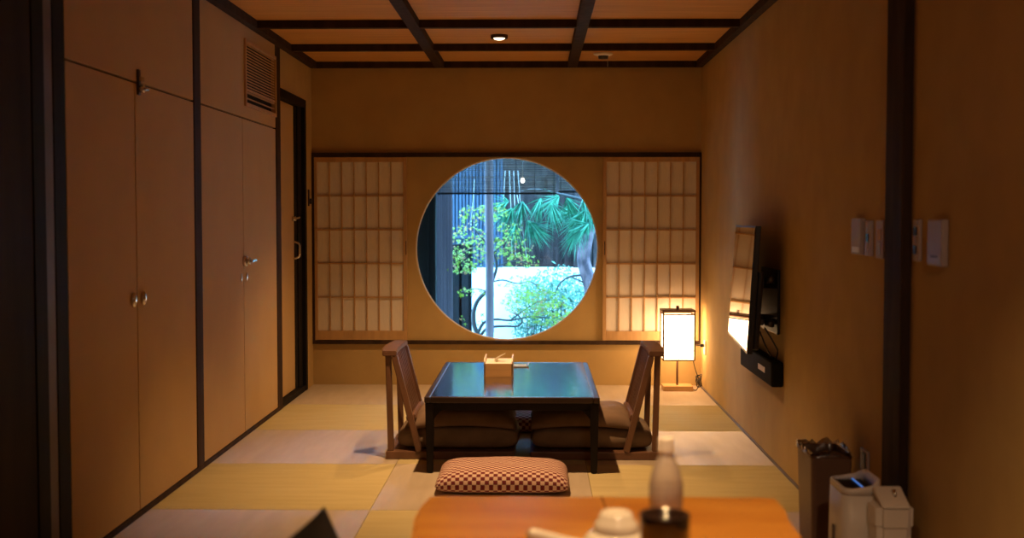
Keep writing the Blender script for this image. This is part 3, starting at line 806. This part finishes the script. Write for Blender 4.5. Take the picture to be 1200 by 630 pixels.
def blind(x0, x1, y, z0, z1, label, seed):
    r = thing('bamboo_blind', label, 'blind', ((x0 + x1) / 2, y, z1), group='bamboo blinds outside the window')
    hw = (x1 - x0) / 2; rr = random.Random(seed); m = MB(); z = -.012
    while z > z0 - z1 + .02:
        h = rr.uniform(.004, .009); m.box(-hw + rr.uniform(0, .006), hw - rr.uniform(0, .006), -.003, .003, z - h, z); z -= h + rr.uniform(.003, .0075)
    m.build('slats', M['bamboo'], r)
    m = MB(); m.box(-hw, hw, -.008, .008, z0 - z1, z0 - z1 + .014, .002); m.build('bottom_rod', M['black_wood'], r)
    m = MB(); n = max(2, round(2 * hw / .15))
    for k in range(n + 1):
        x = -hw + .02 + (2 * hw - .04) * k / n
        for s in (-1, 1): m.tube([(x, s * .005, 0), (x, s * .005, z0 - z1 + .01)], .002, 5)
        m.box(x - .006, x + .006, -.010, .010, z0 - z1 - .006, z0 - z1 + .012, .002)
    m.build('cords', M['black'], r)
    m = MB(); m.box(-hw, hw, -.01, .01, -.012, .02, .002); m.build('head_rod', M['black_wood'], r)
blind(-.775, .158, 9.50, 1.412, 2.05, 'wide bamboo blind hanging across the top of the round window', 1)
blind(.172, .75, 9.47, 1.425, 2.05, 'second bamboo blind at the right, one slim gap from the wide one', 2)
eave = struct(B('garden_eave', M['dark_wood'], -1.8, 1.8, YB + .06, 9.62, 2.07, 2.14))
gb = thing('lamp_reflection', 'reflection of a room lamp, added as a small glowing bulb shape before the bamboo blind', 'bulb', (-.105, 9.32, 1.50))  # room lamp mirrored in the pane, added as a glowing bulb shape
m = MB(); m.lathe([(0, -.004), (.012, .0), (.016, .014), (.012, .028), (.007, .034), (0, .034)], n=18); m.build('reflection_core', emit('reflection_glow', (1, .85, .6), 6.0), gb)
m = MB(); m.tube([(0, 0, .034), (0, 0, .57)], .0025, 6); m.build('reflection_streak', M['rope'], gb)

# bamboo pole
po = MB(); zz = [-.3 + .29 * k for k in range(11)]; pp = []; pr_ = []
for z in zz: pp += [(-.385 + .004 * math.sin(z * 3), 9.95, z), (-.385 + .004 * math.sin(z * 3), 9.95, z + .012)]; pr_ += [.033, .0355]
po.tube(pp, pr_, 14)
tag(po.build('support_pole', M['pole']), 'straight grey support pole rising through the maple tree', 'pole')

def leaf_star(t, c, s, nrm, rr):
    # five-lobed maple leaf
    n = Vector(nrm).normalized(); u = n.orthogonal().normalized(); a0 = rr.uniform(0, 6.28)
    u = Matrix.Rotation(a0, 3, n) @ u; w = n.cross(u)
    cv = t.verts.new(c); vs = []
    ang = [-2.2, -1.7, -1.15, -.6, 0, .6, 1.15, 1.7, 2.2]; rad = [.55, .22, .85, .26, 1.0, .26, .85, .22, .55]
    for a, r in zip(ang, rad): vs.append(t.verts.new(c + (u * math.cos(a) + w * math.sin(a)) * s * r + n * (-.15 * s * r)))
    for a, b in zip(vs, vs[1:]): t.faces.new((cv, a, b))
def px(u, v, Y):   # a point of the garden at depth Y, measured along the sight line of the photograph
    f, p, y = 1420.39, .0444, .02; a = (u - 600) / f; b = -(v - 315) / f
    h = math.cos(p) + math.sin(p) * b; z = -math.sin(p) + math.cos(p) * b
    X = a * math.cos(y) - h * math.sin(y); D = a * math.sin(y) + h * math.cos(y)
    return Vector((X * Y / D, Y, 1.25 + z * Y / D))
MY = 10.25
mp_ = thing('maple_tree', 'young maple with lime green leaves in front of the white garden wall', 'tree', (px(560, 398, MY).x, MY, -.3))
iv = -mp_.location
m = MB()
def br(pts, r0, r1, dy=0):
    P = [px(u, v, MY + (dy * k / max(1, len(pts) - 1))) + iv for k, (u, v) in enumerate(pts)]
    n = len(P); m.tube(P, [r0 + (r1 - r0) * k / (n - 1) for k in range(n)], 8, res=5)
br([(564, 470), (562, 430), (561, 396), (556, 382), (555, 366), (560, 352), (570, 341), (577, 330)], .024, .014)
br([(560, 390), (567, 378), (580, 374), (598, 375), (622, 371), (640, 372)], .014, .005, .15)
br([(562, 394), (572, 384), (590, 382), (606, 382), (612, 376), (608, 370), (600, 366)], .013, .004, -.15)
br([(577, 330), (582, 312), (578, 296), (566, 280), (556, 268)], .013, .006, -.1)
br([(566, 280), (550, 292), (534, 298)], .007, .003, -.1); br([(578, 296), (592, 284), (606, 272), (612, 262)], .007, .003, .15)
br([(577, 330), (590, 328), (606, 332), (622, 330), (634, 340)], .008, .003, .2)
br([(570, 341), (556, 338), (540, 342)], .006, .003, .1); br([(582, 312), (600, 306), (618, 308)], .006, .003, .1)
br([(598, 375), (616, 362), (634, 352), (650, 352)], .007, .003, .1)
m.build('trunk', M['branch'], mp_)
t = bmesh.new(); t2 = bmesh.new(); rl = random.Random(21)
clus = [(560, 252, 26, 12, 60), (578, 248, 18, 10, 40), (548, 276, 28, 12, 70), (532, 296, 16, 8, 34), (560, 300, 26, 12, 60), (540, 313, 22, 8, 44), (582, 290, 22, 12, 50), (603, 290, 22, 14, 55),
        (612, 306, 20, 9, 40), (597, 268, 16, 8, 26), (548, 342, 22, 5, 18), (622, 340, 24, 8, 34), (640, 350, 28, 10, 60), (618, 360, 26, 8, 45), (650, 362, 20, 10, 50), (612, 348, 20, 8, 36),
        (636, 374, 28, 9, 52), (600, 330, 22, 7, 18), (660, 376, 18, 7, 30), (556, 374, 18, 7, 7), (597, 352, 14, 7, 14)]
for cx, cy, rx, ry, n in clus:
    for _ in range(int(n * 1.7)):
        a = rl.uniform(0, 6.28); q = math.sqrt(rl.random())
        c = px(cx + rx * q * math.cos(a), cy + ry * q * math.sin(a), MY + rl.uniform(-.35, .35)) + iv
        leaf_star(t2 if rl.random() < .16 else t, c, rl.uniform(.018, .034), (rl.uniform(-.6, .6), rl.uniform(-1, -.1), rl.uniform(.2, 1)), rl)
mm = MB(); mm.merge(t); mm.build('foliage', M['leaf'], mp_)
mm = MB(); mm.merge(t2); mm.build('reddish_leaves', M['leaf_red'], mp_)

PY = 10.7
pn = thing('pine_tree', 'pine tree with rough grey trunk and long needles at the right', 'tree', (px(690, 330, PY).x, PY, -.3))
iv = -pn.location
m = MB(); pts = [(706, 480), (700, 400), (693, 340), (687, 318), (684, 302), (688, 280), (693, 262), (697, 240), (699, 215), (690, 180)]
m.tube([px(u, v, PY) + iv for u, v in pts], [.075, .070, .064, .060, .058, .054, .050, .046, .040, .03], 14, res=5); m.build('trunk', M['bark'], pn)
for pts, r in (([(684, 322), (668, 324), (656, 332), (650, 346)], .012), ([(690, 334), (678, 328), (668, 324)], .010), ([(697, 238), (676, 232), (650, 226), (625, 222), (606, 226)], .016), ([(697, 222), (690, 236), (680, 250)], .012), ([(650, 226), (640, 236), (632, 244)], .007)):
    m = MB(); n = len(pts); m.tube([px(u, v, PY - .12 * k / n) + iv for k, (u, v) in enumerate(pts)], [r * (1 - .6 * k / (n - 1)) for k in range(n)], 8, res=4); m.build('branch', M['branch'], pn)
t = bmesh.new(); rp = random.Random(33)
def tuft(c, d, n, L, spread):
    d = Vector(d).normalized()
    for _ in range(n):
        v = (d + Vector((rp.gauss(0, spread), rp.gauss(0, spread), rp.gauss(0, spread)))).normalized(); l = L * rp.uniform(.6, 1.1)
        s = v.orthogonal().normalized(); s = Matrix.Rotation(rp.uniform(0, 6.28), 3, v) @ s; w = .0065; b0 = c + v * .005
        s2 = v.cross(s)
        a = [t.verts.new(b0 + s * w), t.verts.new(b0 - s * w * .5 + s2 * w * .87), t.verts.new(b0 - s * w * .5 - s2 * w * .87)]
        e = t.verts.new(b0 + v * l - Vector((0, 0, .10 * l * l / .2)))
        for i in range(3): t.faces.new((a[i], a[(i + 1) % 3], e))
for (u, v, du, dv, n) in [(612, 236, -.2, -1, 90), (600, 244, -.5, -.8, 80), (622, 262, .7, -.5, 110), (618, 258, .3, -1, 70), (634, 232, -.3, -.7, 90), (646, 238, .2, -.8, 90), (655, 230, -.7, -.5, 80),
                          (668, 238, .0, -1, 90), (678, 256, -.3, -.7, 110), (690, 262, -.7, -.6, 110), (686, 246, -.4, -.5, 90), (696, 244, -.2, -.8, 80), (676, 268, -.2, -.8, 60), (664, 232, .4, -.6, 70), (604, 262, -.2, -1, 50), (596, 236, -.9, -.4, 50), (684, 232, .2, -.4, 70), (672, 250, -.8, .1, 60)]:
    tuft(px(u, v, PY - rp.uniform(.0, .5)) + iv, (du, rp.uniform(-.5, .2), dv), int(n * .6), .25, .33)
mm = MB(); mm.merge(t); mm.build('needles', M['needle'], pn)

# shrubs before the white wall
def shrub(u, v, Y, rx, rz_, n, label, seed):
    c = px(u, v, Y); r = thing('garden_shrub', label, 'shrub', (c.x, Y, -.3), group='shrubs before the garden wall')
    rr = random.Random(seed); t = bmesh.new()
    for _ in range(n):
        d = Vector((rr.gauss(0, 1), rr.gauss(0, 1), rr.gauss(0, 1))).normalized() * rr.random() ** .4
        q = Vector((d.x * rx, d.y * .22, c.z + .3 + d.z * rz_))
        nn = Vector((rr.uniform(-1, 1), rr.uniform(-1, 0), rr.uniform(-.2, 1))).normalized()
        s = nn.orthogonal().normalized(); s = Matrix.Rotation(rr.uniform(0, 6.28), 3, nn) @ s; w = nn.cross(s); L = rr.uniform(.03, .055)
        a = [t.verts.new(q), t.verts.new(q + s * L * .5 + w * L * .22), t.verts.new(q + s * L + nn * -.01), t.verts.new(q + s * L * .5 - w * L * .22)]
        t.faces.new((a[0], a[1], a[2])); t.faces.new((a[0], a[2], a[3]))
    mm = MB(); mm.merge(t); mm.build('leaves', M['shrub'], r)
    mm = MB()
    for k in range(5):
        a = rr.uniform(-1, 1); mm.tube([(a * .04, 0, 0), (a * rx * .4, rr.uniform(-.1, .1), (c.z + .3) * .5), (a * rx * .8, rr.uniform(-.1, .1), c.z + .3 + rz_ * .5)], [.012, .008, .003], 6, res=3)
    mm.build('stems', M['branch'], r)
shrub(622, 366, 11.5, .21, .36, 1000, 'loose shrub right behind the maple, left of the others', 1)
shrub(654, 352, 11.6, .30, .36, 1500, 'wide feathery shrub between the maple and the pine trunk', 2)
shrub(690, 366, 11.4, .24, .34, 1000, 'feathery shrub at the foot of the pine trunk', 3)

for (u0, v0, u1, v1) in ((597, 200, 600, 300), (602, 200, 604, 296), (607, 200, 611, 268), (606, 228, 617, 300), (592, 200, 588, 262), (556, 210, 552, 262)):
    m = MB(); a, b = px(u0, v0, 10.45), px(u1, v1, 10.45); m.tube([a, (a + b) / 2 + Vector((.003, 0, 0)), b], .0035, 6)
    m.tube([b, b + Vector((.0, 0, -.02))], .005, 6)
    tag(m.build('guy_rope', M['rope']), 'pale straw guy rope hanging among the branches in the garden', 'rope', 'straw guy ropes in the garden')

# ------------------------------------------------------------------ lights
def light(name, kind, loc, col, e, **k):
    d = bpy.data.lights.new(name, kind); d.color = col; d.energy = e
    for a, v in k.items(): setattr(d, a, v)
    o = bpy.data.objects.new(name, d); COL.objects.link(o); o.location = loc; return o
WARM = (1.0, .575, .25)
light('downlight_beam', 'SPOT', (-.231, 7.581, TC - .07), WARM, 225, spot_size=math.radians(104), spot_blend=1.0, shadow_soft_size=.025)
light('downlight_beam', 'SPOT', (-.231, 5.60, TC - .07), WARM, 240, spot_size=math.radians(86), spot_blend=1.0, shadow_soft_size=.025)
light('dining_pendant', 'SPOT', (.15, 2.15, TC - .05), (1.0, .58, .24), 150, spot_size=math.radians(100), spot_blend=1.0, shadow_soft_size=.05)
nl = light('near_room_fill', 'SPOT', (.55, .4, 2.28), (1.0, .66, .42), 42, shadow_soft_size=.05, spot_size=math.radians(74), spot_blend=1.0)  # added fill spot without a fixture; brightens purifier and near right wall
nl.rotation_euler = (Vector((.95, 3.9, .4)) - Vector((.55, .4, 2.28))).to_track_quat('-Z', 'Y').to_euler()

w = bpy.data.worlds.new('World'); S.world = w; w.use_nodes = True
bg = w.node_tree.nodes['Background']; bg.inputs['Color'].default_value = (.20, .55, 1.0, 1); bg.inputs['Strength'].default_value = 22.0

# ------------------------------------------------------------------ camera
cd = bpy.data.cameras.new('camera'); co = bpy.data.objects.new('camera', cd); COL.objects.link(co)
cd.sensor_width = 36; cd.lens = 36 * 1420.39 / 1200; cd.clip_start = .05; cd.clip_end = 100
co.location = (0, 0, 1.25); co.rotation_euler = (PI / 2 - .0444, 0, .02)
cd.dof.use_dof = True; cd.dof.focus_distance = 7.2; cd.dof.aperture_fstop = 2.6
S.camera = co
vs = S.view_settings; vs.view_transform = 'Standard'; vs.look = 'None'; vs.gamma = 1; vs.exposure = 0; vs.use_curve_mapping = False
S.cycles.use_denoising = True
